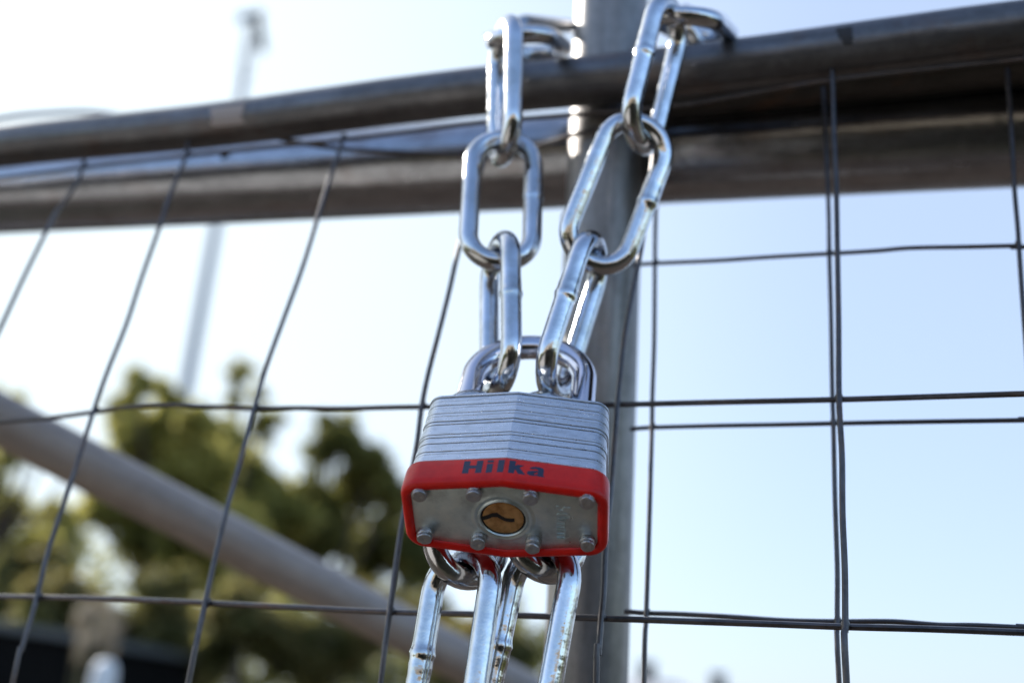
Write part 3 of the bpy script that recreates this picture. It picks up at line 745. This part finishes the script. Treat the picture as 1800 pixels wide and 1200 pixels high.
antenna(440, 28, 420, 36, .13, mat('lamp_blue', (.16, .28, .42), .4, .2), 'lamp_head')

# distant houses to the right
def house(px0, px1, py, D, dep, chims, label, col):
    a, b_ = P(px0, py, D), P(px1, py, D); b_.y = a.y
    rt = empty('house', Vector(((a.x+b_.x)/2, a.y+dep/2, 0)), label=label, cat='house')
    h_ = a.z; w = b_.x-a.x; cx = (a.x+b_.x)/2; cy = a.y+dep/2
    mb = MB(); mb.box((cx, cy, (h_-1.0)/2), w, dep, h_-1.0); mb.build('wall', mat('render_wall', col, .8), rt, smooth=False)
    mb = MB(); e = h_-.995; ov = .3
    mb.add([(a.x-ov, a.y-ov, e), (b_.x+ov, a.y-ov, e), (b_.x+ov, a.y+dep+ov, e), (a.x-ov, a.y+dep+ov, e), (a.x+.6, cy, h_), (b_.x-.6, cy, h_)], [(0, 1, 5, 4), (2, 3, 4, 5), (3, 0, 4), (1, 2, 5), (0, 3, 2, 1)])
    mb.build('roof', mat('pale_roof', (.42, .41, .42), .7), rt, smooth=False)
    for cpx in chims:
        c = P(cpx, py, D+dep*.2); mb = MB(); mb.box((c.x, cy, h_+.05), .62, .6, 1.3); mb.box((c.x, cy, h_+.74), .72, .7, .10)
        mb.build('chimney', mat('chimney_dark', (.02, .018, .025), .8), rt, smooth=False)
    for i in range(4):
        mb = MB(); mb.box((a.x+w*(.15+.23*i), a.y-.02, h_*.42), .9, .06, 1.1); mb.build('window', mat('pane', (.05, .06, .08), .15), rt, smooth=False)
house(1085, 1245, 1182, 42, 7, [1150], 'pale distant house with one dark chimney just right of the post', (.5, .49, .48))
house(1262, 1420, 1204, 48, 7, [1278], 'lower distant house whose dark chimney shows between the mesh wires', (.45, .44, .44))

# ------------------------------------------------------------------ far woodland, then things added behind the photographer for reflections in the chrome
rnd = random.Random(21); mb = MB()
# belt of woodland beyond the trees
for i in range(26000):
    x = rnd.uniform(-30, 1.6); t = (x+30)/31.6
    yy = rnd.uniform(24, 30); hh = 6.3-2.6*t+1.0*math.sin(x*.9)+.6*math.sin(x*2.3+1)+.4*math.sin(x*5.1)
    p = Vector((x, yy, hh*rnd.random()**.8)); u = Vector((rnd.gauss(0, 1), rnd.gauss(0, 1), rnd.gauss(0, .7))).normalized()*.13; w = u.orthogonal()*.7
    mb.add([p-u, p+w, p+u, p-w], [(0, 1, 2, 3)])
tag(mb.build('woodland', M_leaf2, smooth=False, fixn=False), 'far belt of dull green woodland behind the separate trees', 'woodland', kind='stuff')
mb = MB()
wl = empty('added_wall', (1, -12, 0), label='long sunlit tan wall added unseen behind the photographer, for the metal to reflect', cat='wall')  # tan wall added out of view, a light band for tube and chrome reflections
mb.box((-3, -12, 1.9), 22, .3, 3.8); mb.build('wall_face', mat('tan_render', (.42, .34, .25), .9), wl, smooth=False)
mb = MB(); mb.box((-3, -12, 3.86), 22.3, .42, .11); mb.build('coping', mat('coping', (.3, .28, .26), .9), wl, smooth=False)
mb = MB()  # leaf belt added out of view to darken the lower part of reflections
for i in range(9000):
    a = rnd.uniform(R(-20), R(200)); rr = rnd.uniform(7.5, 10.5); hh = 1.1+.7*math.sin(a*5)+.5*math.sin(a*13+1)
    p = Vector((math.cos(a)*rr, -math.sin(a)*rr, rnd.uniform(0, max(.8, hh)))); u = Vector((rnd.gauss(0, 1), rnd.gauss(0, 1), rnd.gauss(0, .7))).normalized()*.2; w = u.orthogonal()*.6
    mb.add([p-u, p+w, p+u, p-w], [(0, 1, 2, 3)])
tag(mb.build('added_undergrowth', M_leaf2, smooth=False, fixn=False), 'belt of green undergrowth added unseen behind the photographer to darken reflections', 'undergrowth', kind='stuff')

M_standin = leafmat('standin_leaves', [(.3, (.003, .0035, .002)), (.7, (.014, .015, .008))], .2, 3.)  # dark leafy block added in place of the photographer's dark reflection
rnd = random.Random(33); mb = MB()
for i in range(14000):
    x = rnd.uniform(-.75, 2.4); f_ = rnd.random()
    p = Vector((x, -.9-rnd.random()**2*.9, 1.62*rnd.random()+.06*math.sin(x*7)*f_)); u = Vector((rnd.gauss(0, 1), rnd.gauss(0, 1), rnd.gauss(0, .7))).normalized()*.05; w = u.orthogonal()*.6
    mb.add([p-u, p+w, p+u, p-w], [(0, 1, 2, 3)])
hr = empty('photographer_standin', (.8, -1.3, 0), label='dark leafy block added behind the camera, standing in for the photographer in reflections', cat='photographer_standin')
mb.build('foliage', M_standin, hr, smooth=False, fixn=False)
mb = MB()
for k in range(7):
    x = -.6+k*.48; mb.tube([Vector((x, -1.3, 0)), Vector((x+.04, -1.28, .6)), Vector((x-.03, -1.33, 1.3))], [.03, .022, .01], 8)
mb.build('stems', M_bark, hr)
